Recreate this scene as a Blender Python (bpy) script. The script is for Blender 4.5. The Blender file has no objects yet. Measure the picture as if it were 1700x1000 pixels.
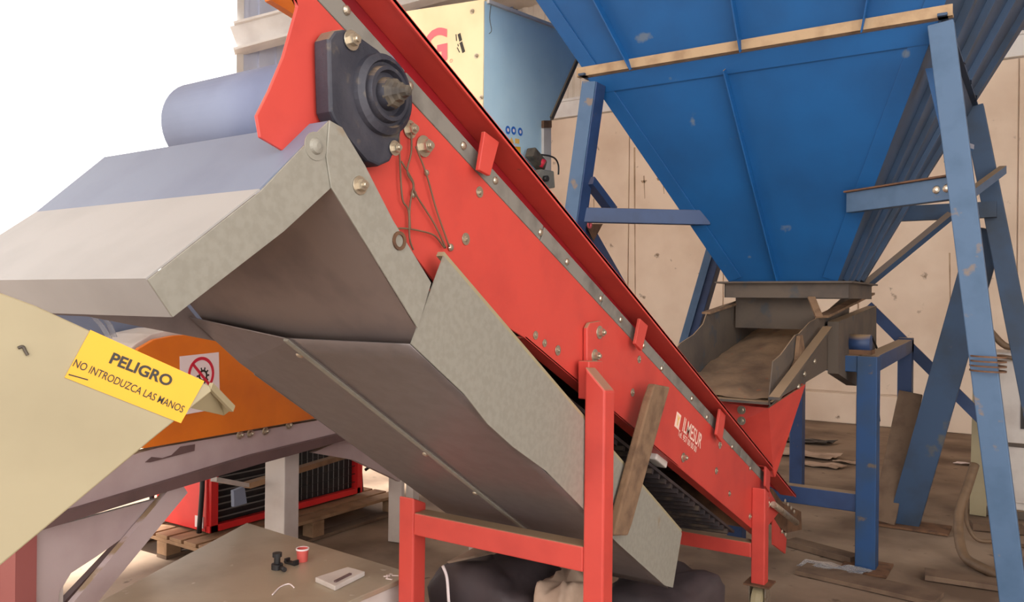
import bpy, bmesh, math, random
from mathutils import Vector, Matrix, noise
random.seed(7)
S = bpy.context.scene
COL = S.collection
V = Vector
# ------------------------------------------------------------------ camera
F = 1340.0
YAW = math.radians(33.5); ROLL = math.radians(0.6)
CAM = V((0, 0, 1.6))
fw = V((-math.sin(YAW), math.cos(YAW), 0)); rgt = V((math.cos(YAW), math.sin(YAW), 0)); upv = V((0, 0, 1))
RC = rgt * math.cos(ROLL) + upv * math.sin(ROLL)
UC = upv * math.cos(ROLL) - rgt * math.sin(ROLL)
cd = bpy.data.cameras.new('camera'); cam = bpy.data.objects.new('camera', cd); COL.objects.link(cam)
cd.sensor_fit = 'HORIZONTAL'; cd.sensor_width = 36; cd.lens = F / 1700 * 36; cd.clip_start = 0.05; cd.clip_end = 300
cam.matrix_world = Matrix(((RC.x, UC.x, -fw.x, CAM.x), (RC.y, UC.y, -fw.y, CAM.y), (RC.z, UC.z, -fw.z, CAM.z), (0, 0, 0, 1)))
S.camera = cam
# ------------------------------------------------------------------ world, sun, exposure
w = bpy.data.worlds.new('sky'); S.world = w; w.use_nodes = True
bg = w.node_tree.nodes['Background']; bg.inputs[0].default_value = (1.0, 0.985, 0.965, 1); bg.inputs[1].default_value = 2.6
sd = bpy.data.lights.new('sun', 'SUN'); sd.energy = 12.0; sd.angle = math.radians(2); sd.color = (1, .95, .87)
so = bpy.data.objects.new('sun', sd); COL.objects.link(so); so.location = (-20, -4, 20)
so.rotation_euler = V((1.0, 0.32, -1.25)).to_track_quat('-Z', 'Y').to_euler()
S.view_settings.view_transform = 'Standard'; S.view_settings.look = 'None'
S.view_settings.gamma = 1.0; S.view_settings.use_curve_mapping = False
S.view_settings.exposure = 0.45

# ------------------------------------------------------------------ measuring helpers: a pixel ray met with a real plane
def ray(x, y): return fw + RC * ((x - 850) / F) + UC * ((500 - y) / F)
def at(x, y, Z): return CAM + ray(x, y) * Z
def onp(x, y, p, n):
    r = ray(x, y); return CAM + r * ((p - CAM).dot(n) / r.dot(n))
def oX(x, y, v): return onp(x, y, V((v, 0, 0)), V((1, 0, 0)))
def oY(x, y, v): return onp(x, y, V((0, v, 0)), V((0, 1, 0)))
def oZ(x, y, v): return onp(x, y, V((0, 0, v)), V((0, 0, 1)))
def pX(l, v): return [oX(a, b, v) for a, b in l]
def pY(l, v): return [oY(a, b, v) for a, b in l]

# ------------------------------------------------------------------ materials
def lin(c): return tuple(((u / 255) / 12.92 if u / 255 <= .04045 else ((u / 255 + .055) / 1.055) ** 2.4) for u in c) + (1,)
def mat(name, c, rough=.5, metal=0, c2=None, scale=6, lo=.45, hi=.7, bump=0, bscale=60, dust=0, dustc=(150, 125, 98), spots=None, spot_t=.7, spot_s=25, coat=0):
    m = bpy.data.materials.new(name); m.use_nodes = True
    nt = m.node_tree; N = nt.nodes; L = nt.links
    b = N['Principled BSDF']
    b.inputs['Roughness'].default_value = rough; b.inputs['Metallic'].default_value = metal
    if coat: b.inputs['Coat Weight'].default_value = coat
    tc = N.new('ShaderNodeTexCoord')
    def nz(s, d=5):
        n = N.new('ShaderNodeTexNoise'); n.inputs['Scale'].default_value = s; n.inputs['Detail'].default_value = d
        L.new(tc.outputs['Object'], n.inputs['Vector']); return n
    def rmp(o, a, z):
        r = N.new('ShaderNodeMapRange'); r.inputs[1].default_value = a; r.inputs[2].default_value = z
        L.new(o, r.inputs[0]); return r.outputs[0]
    def mix(f, a, bb):
        x = N.new('ShaderNodeMix'); x.data_type = 'RGBA'
        L.new(f, x.inputs[0])
        for o, i in ((a, 6), (bb, 7)):
            if isinstance(o, tuple): x.inputs[i].default_value = o
            else: L.new(o, x.inputs[i])
        return x.outputs[2]
    col = lin(c)
    if c2: col = mix(rmp(nz(scale).outputs[0], lo, hi), col, lin(c2))
    if spots: col = mix(rmp(nz(spot_s, 8).outputs[0], spot_t, spot_t + .06), col, lin(spots))
    if dust:
        g = N.new('ShaderNodeNewGeometry'); sp = N.new('ShaderNodeSeparateXYZ'); L.new(g.outputs['Normal'], sp.inputs[0])
        mm = N.new('ShaderNodeMath'); mm.operation = 'MULTIPLY'; mm.use_clamp = True
        L.new(rmp(sp.outputs[2], .35, .8), mm.inputs[0]); L.new(rmp(nz(9).outputs[0], .62 - .5 * dust, .72 - .5 * dust), mm.inputs[1])
        col = mix(mm.outputs[0], col, lin(dustc))
    if isinstance(col, tuple): b.inputs['Base Color'].default_value = col
    else: L.new(col, b.inputs['Base Color'])
    if bump:
        bp = N.new('ShaderNodeBump'); bp.inputs['Strength'].default_value = bump; bp.inputs['Distance'].default_value = .004
        L.new(nz(bscale, 6).outputs[0], bp.inputs['Height']); L.new(bp.outputs[0], b.inputs['Normal'])
    return m
M = {}
M['red'] = mat('red_paint', (198, 68, 58), .45, 0, (186, 62, 54), 7, bump=.04, bscale=90, dust=.75, spots=(150, 70, 55), spot_t=.72, spot_s=18)
M['redskirt'] = mat('red_paint_shaded_dusty', (150, 24, 32), .5, 0, (118, 24, 32), 5, dust=.3)  # darker copy of the red; shade under the lip put into the colour
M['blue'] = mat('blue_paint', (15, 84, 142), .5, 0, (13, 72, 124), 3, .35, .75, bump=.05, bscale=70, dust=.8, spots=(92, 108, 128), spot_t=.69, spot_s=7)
M['bluedark'] = mat('blue_paint_dark', (42, 64, 104), .5, 0, (34, 52, 86), 6, dust=.9, spots=(110, 90, 75), spot_t=.68, spot_s=14)  # darker blue; also puts shade into the sides of the left hopper legs
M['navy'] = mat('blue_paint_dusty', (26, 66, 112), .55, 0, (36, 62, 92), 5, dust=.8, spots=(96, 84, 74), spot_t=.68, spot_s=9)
M['bluelight'] = mat('blue_paint_pale', (70, 97, 128), .5, 0, (60, 88, 118), 8, bump=.05, dust=.9, spots=(120, 105, 95), spot_t=.66, spot_s=11)  # paler blue; also puts light into the faces of the left hopper legs
M['greyblue'] = mat('grey_blue_sheet', (50, 72, 100), .6, 0, (46, 58, 74), 4, dust=.8, spots=(84, 82, 80), spot_t=.66, spot_s=5)  # darker, greyer blue; carries the shade of the hopper's right side
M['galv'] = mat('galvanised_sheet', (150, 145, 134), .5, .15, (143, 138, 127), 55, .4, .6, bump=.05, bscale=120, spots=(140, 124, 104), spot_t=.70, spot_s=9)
M['galvdark'] = mat('galvanised_shaded', (126, 116, 114), .42, .35, (120, 110, 108), 20, .4, .6, bump=.05)  # darker copy of the sheet; the underside's shade is in the colour
M['galvin'] = mat('brown_chute_lining', (134, 118, 112), .55, .2, (112, 98, 94), 5)  # darker and browner than the outer sheets
M['galvpale'] = mat('pale_sheet', (166, 161, 158), .55, .1, (158, 153, 150), 5)
M['galvdull'] = mat('dull_sheet', (120, 128, 148), .5, .1, (110, 117, 138), 4)
M['ringdust'] = mat('dust_caked_flange', (176, 148, 116), .9, 0, (150, 122, 94), 10, bump=.4)
M['strip'] = mat('rubber_strip', (126, 120, 112), .65, 0, (98, 92, 86), 12, bump=.1)
M['steel'] = mat('zinc_bolt', (205, 196, 180), .3, .85, (170, 150, 125), 60)
M['rust'] = mat('rusty_steel', (118, 84, 60), .8, .2, (84, 60, 46), 14, bump=.2)
M['bearing'] = mat('black_casting', (46, 46, 56), .55, .1, (66, 64, 72), 9, bump=.5, bscale=45, dust=.3, spots=(88, 80, 74), spot_t=.62, spot_s=16)
M['grease'] = mat('dried_grease', (96, 86, 74), .6, .2, (60, 54, 50), 20, bump=.4)
M['belt'] = mat('dark_rubber', (40, 31, 33), .7, 0, (62, 48, 46), 10, bump=.1, dust=.2)
M['beltpale'] = mat('flare_pale_belt', (118, 128, 158), .55, 0, (110, 119, 148), 6)  # flare over the drum put into a pale colour
M['dirt'] = mat('dusty_bar', (126, 98, 74), .95, 0, (96, 72, 54), 18, bump=1.0, bscale=45)
M['dust'] = mat('settled_dust', (134, 108, 84), .95, 0, (104, 82, 64), 6, bump=.8, bscale=30, spots=(150, 92, 64), spot_t=.66)
M['tray'] = mat('dusty_steel', (94, 82, 72), .8, .1, (74, 66, 62), 5, bump=.2, dust=.9, spots=(74, 74, 76), spot_t=.6, spot_s=6)
M['cream'] = mat('cream_paint', (158, 144, 113), .5, 0, (148, 134, 104), 4, spots=(150, 130, 100), spot_t=.74, spot_s=12, bump=.04)
M['creamw'] = mat('ivory_paint', (240, 216, 172), .45, 0, (228, 204, 160), 3, spots=(170, 140, 110), spot_t=.76, spot_s=14)
M['skyblue'] = mat('light_blue_paint', (190, 218, 232), .45, 0, (180, 210, 226), 4, spots=(120, 140, 150), spot_t=.75, spot_s=16)
M['offwhite'] = mat('offwhite_paint', (206, 196, 188), .5, 0, (188, 176, 168), 5, spots=(150, 120, 100), spot_t=.72, spot_s=10)
M['pink'] = mat('pinkish_grey_paint', (186, 166, 164), .5, 0, (174, 152, 150), 4, dust=.4)
M['pinkred'] = mat('faded_red_paint', (150, 84, 80), .5, 0, (136, 74, 72), 4)
M['brownrail'] = mat('brown_rail', (104, 80, 78), .6, 0, (90, 70, 68), 6)
M['orange'] = mat('orange_paint', (224, 120, 34), .42, 0, (206, 106, 34), 3)
M['yellow'] = mat('yellow_sticker', (226, 164, 8), .45, 0, (220, 156, 10), 4)
M['ink'] = mat('black_ink', (48, 42, 34), .6)
M['white'] = mat('white_sticker', (236, 220, 218), .5)
M['redink'] = mat('red_ink', (206, 40, 62), .5)
M['logored'] = mat('logo_red', (236, 104, 112), .5)
M['logow'] = mat('white_print', (240, 206, 190), .5)
M['signblue'] = mat('sign_blue', (40, 104, 190), .5)
M['black'] = mat('black_plastic', (30, 28, 30), .5, 0, (44, 40, 40), 12)
M['bag'] = mat('dark_sack', (66, 55, 57), .6, 0, (48, 40, 43), 5, bump=.3, bscale=20)
M['bagpale'] = mat('sack_lining', (178, 152, 132), .7, 0, (150, 126, 108), 6, bump=.2)
M['wood'] = mat('pallet_wood', (156, 122, 90), .8, 0, (128, 98, 72), 9, bump=.3, bscale=30)
M['woodold'] = mat('old_plank', (112, 90, 72), .9, 0, (90, 70, 56), 8, bump=.4)
M['heater'] = mat('heater_red', (226, 44, 44), .4, 0, (210, 38, 40), 4)
M['grille'] = mat('grille_grey', (120, 118, 116), .5, .3)
M['tabletop'] = mat('steel_cover', (176, 162, 140), .38, .3, (150, 134, 112), 3, bump=.05, spots=(196, 186, 170), spot_t=.68, spot_s=20)
M['concrete'] = mat('concrete_floor', (150, 128, 108), .9, 0, (100, 80, 64), 1.3, .4, .65, bump=.5, bscale=12, spots=(96, 78, 62), spot_t=.66, spot_s=9)
M['plaster'] = mat('concrete_wall', (234, 214, 194), .95, 0, (212, 188, 166), .9, .4, .68, bump=.5, bscale=14, spots=(140, 118, 98), spot_t=.66, spot_s=5)
M['grime'] = mat('wall_grime', (186, 160, 134), .95, 0, (150, 124, 100), 3, .4, .6)
M['clad'] = mat('cladding', (216, 206, 194), .6, .1, (200, 190, 178), 2)
M['trimw'] = mat('white_trim', (228, 226, 224), .5, 0, (210, 206, 204), 3)
M['palewall'] = mat('pale_blue_wall', (206, 214, 236), .8, 0, (196, 204, 228), 1)  # flare haze over this wall put into a pale blue
M['hose'] = mat('hose_rubber', (112, 88, 66), .6, 0, (90, 70, 52), 12)
M['cup'] = mat('red_cup', (212, 92, 84), .5)
M['film'] = mat('clear_film', (235, 235, 238), .12)
M['film'].node_tree.nodes['Principled BSDF'].inputs['Transmission Weight'].default_value = .8
M['glassdark'] = mat('dark_panel', (44, 42, 40), .2)
M['goldink'] = mat('gold_print', (238, 190, 96), .5)

# ------------------------------------------------------------------ mesh helpers
ROOT = {}
class MB:
    def __init__(s): s.v = []; s.f = []; s.sm = []
    def add(s, vs, fs, smooth=False):
        o = len(s.v); s.v += [V(a) for a in vs]; s.f += [tuple(i + o for i in f) for f in fs]; s.sm += [smooth] * len(fs); return s
    def prism(s, pts, vec):
        n = len(pts); vec = V(vec); a = [V(p) for p in pts]
        return s.add(a + [p + vec for p in a], [tuple(range(n))[::-1], tuple(range(n, 2 * n))] + [(i, (i + 1) % n, n + (i + 1) % n, n + i) for i in range(n)])
    def box(s, a, b):
        x0, y0, z0 = a; x1, y1, z1 = b
        return s.prism([(x0, y0, z0), (x1, y0, z0), (x1, y1, z0), (x0, y1, z0)], (0, 0, z1 - z0))
    def beam(s, p, q, wd, ht, side=None):
        # rectangular bar; wd along `side`, ht across
        p = V(p); q = V(q); d = (q - p).normalized()
        side = V(side) if side is not None else (d.cross(upv) if abs(d.z) < .95 else V((1, 0, 0)))
        side = (side - d * side.dot(d)).normalized(); u = side.cross(d).normalized()
        c = [p + side * (a * wd / 2) + u * (b * ht / 2) for a, b in ((-1, -1), (1, -1), (1, 1), (-1, 1))]
        return s.prism(c, q - p)
    def angle(s, p, q, wd, ht, t, side, u):
        # L profile: leg wd along side, leg ht along u, corner at p
        side = V(side).normalized(); u = V(u).normalized(); p = V(p); q = V(q)
        c = [p, p + side * wd, p + side * wd + u * t, p + side * t + u * t, p + side * t + u * ht, p + u * ht]
        return s.prism(c, q - p)
    def cyl(s, p, q, r, n=20, r2=None, smooth=True):
        p = V(p); q = V(q); d = (q - p).normalized(); a = d.orthogonal().normalized(); b = d.cross(a); r2 = r if r2 is None else r2
        ring = [(a * math.cos(2 * math.pi * i / n) + b * math.sin(2 * math.pi * i / n)) for i in range(n)]
        s.add([p + k * r for k in ring] + [q + k * r2 for k in ring], [(i, (i + 1) % n, n + (i + 1) % n, n + i) for i in range(n)], smooth)
        return s.add([p + k * r for k in ring] + [q + k * r2 for k in ring], [tuple(range(n))[::-1], tuple(range(n, 2 * n))])
    def tube(s, path, r, n=8):
        # smooth path through points
        P = [V(p) for p in path]; pts = []
        for i in range(len(P) - 1):
            a = P[max(i - 1, 0)]; b = P[i]; c = P[i + 1]; d = P[min(i + 2, len(P) - 1)]
            for k in range(6):
                t = k / 6; pts.append(.5 * (2 * b + (c - a) * t + (2 * a - 5 * b + 4 * c - d) * t * t + (3 * b - a - 3 * c + d) * t ** 3))
        pts.append(P[-1]); vs = []; fs = []
        a = None
        for i, p in enumerate(pts):
            d = (pts[min(i + 1, len(pts) - 1)] - pts[max(i - 1, 0)]).normalized()
            a = d.orthogonal().normalized() if a is None else (a - d * a.dot(d)).normalized()
            b = d.cross(a)
            vs += [p + (a * math.cos(2 * math.pi * k / n) + b * math.sin(2 * math.pi * k / n)) * r for k in range(n)]
            if i: fs += [((i - 1) * n + k, (i - 1) * n + (k + 1) % n, i * n + (k + 1) % n, i * n + k) for k in range(n)]
        fs += [tuple(range(n))[::-1], tuple(range(len(vs) - n, len(vs)))]
        return s.add(vs, fs, True)
    def lathe(s, c, axis, prof, n=32):
        # prof: (radius, offset along axis)
        c = V(c); ax = V(axis).normalized(); a = ax.orthogonal().normalized(); b = ax.cross(a); vs = []; fs = []
        for r, h in prof: vs += [c + ax * h + (a * math.cos(2 * math.pi * k / n) + b * math.sin(2 * math.pi * k / n)) * r for k in range(n)]
        for i in range(len(prof) - 1): fs += [(i * n + k, i * n + (k + 1) % n, (i + 1) * n + (k + 1) % n, (i + 1) * n + k) for k in range(n)]
        fs += [tuple(range(n))[::-1], tuple(range(len(vs) - n, len(vs)))]
        return s.add(vs, fs, False)
    def ring(s, c, nrm, r0, r1, th, n=40):
        c = V(c); ax = V(nrm).normalized(); a = ax.orthogonal().normalized(); b = ax.cross(a); vs = []
        for r, h in ((r0, 0), (r1, 0), (r1, th), (r0, th)): vs += [c + ax * h + (a * math.cos(2 * math.pi * k / n) + b * math.sin(2 * math.pi * k / n)) * r for k in range(n)]
        fs = [(i * n + k, i * n + (k + 1) % n, ((i + 1) % 4) * n + (k + 1) % n, ((i + 1) % 4) * n + k) for i in range(4) for k in range(n)]
        return s.add(vs, fs)
    def build(s, name, m, parent=None, label=None, bev=0, loc=None):
        if parent is not None:
            top = parent
            while top.parent: top = top.parent
            org = ROOT[top.name]
        else:
            if loc is None:
                zs = min(p.z for p in s.v); c = sum(s.v, V((0, 0, 0))) / len(s.v); loc = V((c.x, c.y, zs))
            org = V(loc)
        me = bpy.data.meshes.new(name); me.from_pydata([p - org for p in s.v], [], s.f)
        me.polygons.foreach_set('use_smooth', s.sm)
        bm = bmesh.new(); bm.from_mesh(me); bmesh.ops.remove_doubles(bm, verts=bm.verts, dist=1e-5); bmesh.ops.recalc_face_normals(bm, faces=bm.faces); bm.to_mesh(me); bm.free()
        me.materials.append(M[m] if isinstance(m, str) else m)
        o = bpy.data.objects.new(name, me); COL.objects.link(o)
        if parent is not None: o.parent = parent
        else: o.location = org; ROOT[o.name] = org
        if label: o['label'] = label
        if bev:
            b = o.modifiers.new('bevel', 'BEVEL'); b.width = bev; b.segments = 2; b.limit_method = 'ANGLE'; b.angle_limit = math.radians(40)
        return o
def thing(name, label, cat, loc, group=None):
    o = bpy.data.objects.new(name, None); COL.objects.link(o); o.location = loc; o.empty_display_size = .1
    o['label'] = label; o['category'] = cat
    if group: o['group'] = group
    ROOT[o.name] = V(loc); return o
def tag(o, label, cat, group=None):
    o['label'] = label; o['category'] = cat
    if group: o['group'] = group
    return o
def structure(o, label=None):
    o['kind'] = 'structure'
    if label: o['label'] = label
    return o
def shared(name, mb, m):
    o = mb.build(name, m, loc=(0, 0, 0)); me = o.data; ROOT.pop(o.name); bpy.data.objects.remove(o); me.name = name; return me
BOLT = shared('bolt', MB().cyl((0, 0, 0), (0, 0, .12), 1.0, 18).cyl((0, 0, .1), (0, 0, .75), .62, 6, smooth=False).cyl((0, 0, .7), (0, 0, 1.1), .3, 10), 'steel')
SCREW = shared('screw', MB().lathe((0, 0, 0), (0, 0, 1), [(1, 0), (.95, .25), (.7, .5), (.3, .62)], 12), 'steel')
WASHER = shared('washer', MB().cyl((0, 0, 0), (0, 0, .1), 1.0, 24).cyl((0, 0, .1), (0, 0, .35), .5, 6, smooth=False).cyl((0, 0, .35), (0, 0, .5), .28, 10), 'steel')
WASHERG = shared('washer', MB().cyl((0, 0, 0), (0, 0, .1), 1.0, 24).lathe((0, 0, .1), (0, 0, 1), [(.6, 0), (.5, .2), (.2, .3)], 20), 'galv')
def inst(me, name, parent, p, nrm, r):
    top = parent
    while top.parent: top = top.parent
    o = bpy.data.objects.new(name, me); COL.objects.link(o); o.parent = parent
    q = V(nrm).to_track_quat('Z', 'Y') @ V((0, 0, 1)).to_track_quat('Z', 'Y')
    o.matrix_local = Matrix.Translation(V(p) - ROOT[top.name]) @ V(nrm).to_track_quat('Z', 'Y').to_matrix().to_4x4() @ Matrix.Diagonal((r, r, r, 1))
    return o
PX1 = V((1, 0, 0))
def text_mesh(name, body, p, xd, yd, size, m, parent, th=.0006, bold=0, fit=None, label=None):
    cu = bpy.data.curves.new(name, 'FONT'); cu.body = body; cu.size = 1; cu.offset = bold; cu.resolution_u = 4
    t = bpy.data.objects.new(name, cu); COL.objects.link(t)
    dg = bpy.context.evaluated_depsgraph_get(); me = t.evaluated_get(dg).to_mesh()
    vs = [v.co.copy() for v in me.vertices]; fs = [tuple(f.vertices) for f in me.polygons]
    t.evaluated_get(dg).to_mesh_clear(); bpy.data.objects.remove(t); bpy.data.curves.remove(cu)
    x0 = min(v.x for v in vs); x1 = max(v.x for v in vs); y0 = min(v.y for v in vs); y1 = max(v.y for v in vs)
    sx = (fit / (x1 - x0)) if fit else size; sy = size / (y1 - y0) if fit else size
    xd = V(xd).normalized(); yd = V(yd).normalized(); nr = xd.cross(yd).normalized()
    mb = MB(); n = len(vs)
    base = [V(p) + xd * ((v.x - x0) * sx) + yd * ((v.y - y0) * sy) + nr * th for v in vs]
    mb.add(base, fs)
    return mb.build(name, m, parent, label)

# ================================================================== SETTING
YB = 11.6; XL = -9.0; XR = 5.0; ZC = 6.6; YF = -4.0
fl = MB()
nx, ny = 90, 100
for j in range(ny + 1):
    for i in range(nx + 1):
        x = -16 + (XR + 16) * i / nx; y = YF + (YB - YF) * j / ny
        fl.v.append(V((x, y, -.004 + .006 * noise.noise((x * 1.7, y * 1.7, 0)))))
for j in range(ny):
    for i in range(nx): a = j * (nx + 1) + i; fl.f.append((a, a + 1, a + nx + 2, a + nx + 1)); fl.sm.append(True)
floor = structure(fl.build('floor', 'concrete', loc=(0, 0, 0)))
# back wall: concrete panels below, white trim, ribbed cladding above
wb = structure(MB().box((XL, YB, 0), (XR, YB + .2, ZC)).build('wall_back', 'plaster', loc=(0, YB, 0)))
xs = [-9, -7.6, -5.48, -3.95, -2.1, -.3, 1.5, 3.3, 5.0]
for a, b in zip(xs[:-1], xs[1:]):
    MB().box((a + .006, YB - .03, .42), (b - .006, YB, 4.62)).build('panel', 'plaster', wb, bev=.008)
for a, b in zip(xs[:-1], xs[1:]):
    MB().box((a + .004, YB - .07, 0), (b - .004, YB, .40)).build('plinth_block', 'plaster', wb, bev=.01)
mb = MB(); prof = []
x = XL
while x < XR:
    prof += [(x, 0), (x + .10, 0), (x + .13, -.03), (x + .2, -.03)]; x += .23
mb.prism([V((a, YB - .03 + b, 4.9)) for a, b in prof] + [V((XR, YB, 4.9)), V((XL, YB, 4.9))], (0, 0, ZC - 4.9)); mb.build('cladding', 'clad', wb)
t1 = MB().box((XL, YB - .1, 4.63), (XR, YB - .001, 4.92)); t1.box((XL, YB - .14, 4.88), (XR, YB - .1, 4.92))
structure(t1.build('trim_1', 'trimw'))
for cx in (-7.7, -5.4, -.2, 2.6):
    c = MB(); c.box((cx - .1, YB - .2, 4.95), (cx + .1, YB - .18, ZC)); c.box((cx - .1, YB - .06, 4.95), (cx + .1, YB - .04, ZC)); c.box((cx - .01, YB - .18, 4.95), (cx + .01, YB - .06, ZC))
    c.build('column', 'galvdull', wb)
for px_, y0, y1, wd in ((1052, 245, 520, 7), (1068, 292, 330, 5), (1100, 300, 322, 4), (1064, 300, 304, 26), (1090, 296, 300, 30), (985, 330, 420, 4), (1285, 560, 690, 6), (1575, 420, 520, 5)):
    a = oY(px_, y0, YB - .0305); b = oY(px_ + 2, y1, YB - .0305)
    MB().prism([a, a + V((wd * .004, 0, 0)), b + V((wd * .002, 0, 0)), b], (0, -.001, 0)).build('stain', 'grime', wb)
# left wall with the big doorway
wl = MB(); wl.box((XL - .2, YF, 5.9), (XL, 6.95, ZC)); wl.box((XL - .2, 6.95, 0), (XL, YB, ZC))
wl = structure(wl.build('wall_left', 'palewall', loc=(XL, 0, 0)))
for y in [6.95 + i * .3 for i in range(16)]: MB().box((XL, y, .1), (XL + .03, y + .12, 6.5)).build('rib', 'palewall', wl)
dj = structure(MB().box((XL - .22, 6.86, 0), (XL + .06, 6.97, 5.95)).box((XL - .22, YF, 5.85), (XL + .06, 6.97, 5.97)).build('door_1', 'trimw'))
structure(MB().box((XR, 2.6, 0), (XR + .2, YB, ZC)).build('wall_right', 'plaster'))  # unseen wall, stops short to let light in at the right front
structure(MB().box((XL, YF - .2, 0), (-3.0, YF, ZC)).build('wall_front_unseen', 'plaster'))  # unseen wall, added to cut the light from the front
ce = structure(MB().box((XL, YF, ZC), (XR, YB, ZC + .1)).build('ceiling', 'clad'))
for y in (1.5, 3.6, 5.7, 7.8, 9.9):
    MB().box((XL, y, ZC - .18), (XR, y + .08, ZC)).build('purlin', 'trimw', ce)
# white roof beams glimpsed behind the conveyor head
b = MB(); p = oX(300, 84, -7.2); q = oX(760, -40, -7.2)
p = oX(389, 66, -8.93); q = at(760, -32, 11.4); b.beam(p, q, .18, .3); b.beam(p + V((0, 0, .17)), q + V((0, 0, .17)), .34, .03); b.beam(p - V((0, 0, .17)), q - V((0, 0, .17)), .34, .03)
b.build('trim_2', 'trimw')['kind'] = 'structure'

# ================================================================== BELT CONVEYOR
XS = -1.25; XFAR = -1.93
AL = math.atan(.4925); Dv = V((0, math.cos(AL), -math.sin(AL))); Nv = V((0, math.sin(AL), math.cos(AL)))
P0 = V((0, 1.155, 2.213))
def cv(x, s, n): return V((x, P0.y, P0.z)) + Dv * s + Nv * n
conv = thing('belt_conveyor', 'red inclined belt conveyor with black bearing housing, rising from right to upper left', 'conveyor', (-1.59, 2.4, 0))
plate_px = [(440, -94), (1275, 809), (1296, 848), (1262, 890), (872, 562), (722, 468), (650, 375), (592, 262), (545, 200), (478, 255), (432, 228), (426, 192), (447, 150), (470, 95), (494, 10), (470, -70)]
MB().prism(pX(plate_px, XS), (-.008, 0, 0)).build('side_plate', 'red', conv, bev=.002)
MB().prism([V((XFAR, p.y, p.z)) for p in pX([(760, 253), (1275, 809), (1296, 848), (1262, 890), (872, 562), (790, 490), (740, 330)], XS)], (-.008, 0, 0)).build('side_plate', 'red', conv)
# folded lower flange of the near plate
a = oX(872, 562, XS); b_ = oX(1262, 890, XS)
MB().prism([a, b_, b_ + V((-.05, 0, 0)), a + V((-.05, 0, 0))], Nv * .006).build('lower_flange', 'red', conv)
SEND = 3.62
# grey wear strip in lengths
s0 = -.35
for s1 in (.28, .98, 1.42, 2.0, 2.6, 3.1, SEND):
    MB().prism([cv(XS + .002, s0 + .003, 0), cv(XS + .002, s1 - .003, 0), cv(XS + .002, s1 - .003, .048), cv(XS + .002, s0 + .003, .048)], (-.02, 0, 0)).build('wear_strip', 'strip', conv, bev=.002)
    s0 = s1
for x, y in ((575, 17), (680, 143), (769, 242), (822, 300), (897, 386), (941, 435), (997, 496), (1030, 531), (1068, 574), (1098, 612), (1148, 662), (1173, 693), (1215, 742), (1245, 778)):
    inst(SCREW, 'screw', conv, oX(x, y, XS + .003), PX1, .011)
# skirt channel (web painted darker for the lip's shade, protruding lip)
L0 = oX(560, -122, -1.2); l1 = oX(1322, 822, -1.2)
for XX, tag_ in ((0, 1), (XFAR - XS - .06, 0)):
    o_ = V((XX, 0, 0 if tag_ else -.05))
    l0, e00 = (L0, -.35) if tag_ else (L0 + (l1 - L0) * .26, .45)
    wv = V((-.09, 0, 0))
    MB().prism([l0 + o_, l1 + o_, l1 + o_ + wv, l0 + o_ + wv], Nv * -.012).build('skirt_lip', 'red', conv, bev=.002)
    e0 = cv(-1.29, e00, .03) + o_; e1 = cv(-1.29, SEND, .03) + o_
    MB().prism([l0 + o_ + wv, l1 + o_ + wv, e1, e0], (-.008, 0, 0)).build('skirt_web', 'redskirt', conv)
MB().prism(pX([(432, -60), (450, 0), (504, 34), (545, 30), (560, -60)], -1.45), (-.02, 0, 0)).build('head_guard', 'orange', conv)
# lip front edge turned down
MB().prism([L0, l1, l1 - Nv * .016, L0 - Nv * .016], (-.006, 0, 0)).build('skirt_lip', 'red', conv)
for poly in ([(805, 218), (829, 236), (814, 292), (795, 282)], [(1063, 529), (1076, 541), (1066, 583), (1055, 571)], [(1196, 679), (1205, 690), (1199, 735), (1190, 722)], [(1272, 775), (1279, 784), (1278, 818), (1271, 808)]):
    MB().prism(pX(poly, XS + .035), (-.012, 0, 0)).build('tie_bracket', 'red', conv, bev=.002)
hb = oX(634, 158, XS)
# belt: carrying run, return run with cleats, pulleys
MB().prism([cv(XFAR + .05, .2, .005), cv(XFAR + .05, SEND, .005), cv(-1.29, SEND, .005), cv(-1.29, .2, .005)], Nv * -.012).build('belt', 'belt', conv)
MB().prism([cv(XFAR + .03, .95, -.36), cv(XFAR + .03, 3.25, -.36), cv(-1.27, 3.25, -.33), cv(-1.27, .95, -.34)], Nv * -.012).build('return_belt', 'belt', conv, 'dark ribbed underside of the belt')
MB().prism([cv(XFAR + .012, 1.3, -.5), cv(XFAR + .012, 1.9, -.62), cv(XFAR + .012, 3.3, -.5), cv(XFAR + .012, SEND - .05, 0), cv(XFAR + .012, 1.3, 0)], (.006, 0, 0)).build('dark_backing', 'belt', conv)  # added dark sheet, closes the view below the near plate
for i in range(29):
    s = 1.15 + i * .072
    MB().beam(cv(XFAR + .03, s, -.38), cv(-1.275, s, -.355), .018, .022, Dv).build('cleat', 'belt', conv)
MB().cyl(cv(XFAR + .02, 3.5, -.14), cv(-1.27, 3.5, -.14), .12, 28).build('tail_pulley', 'rust', conv)
MB().cyl(V((XFAR + .02, hb.y, hb.z)), V((-1.265, hb.y, hb.z)), .115, 40).build('head_pulley', 'beltpale', conv, 'belt wrapped round the head drum, painted pale for flare')
for px_, py_ in ((1092, 762), (1226, 858)):
    c = oX(px_, py_, XS - .05); MB().beam(c - Dv * .07, c + Dv * .05, .05, .045, PX1).build('roller_bracket', 'offwhite', conv, bev=.006)
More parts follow.
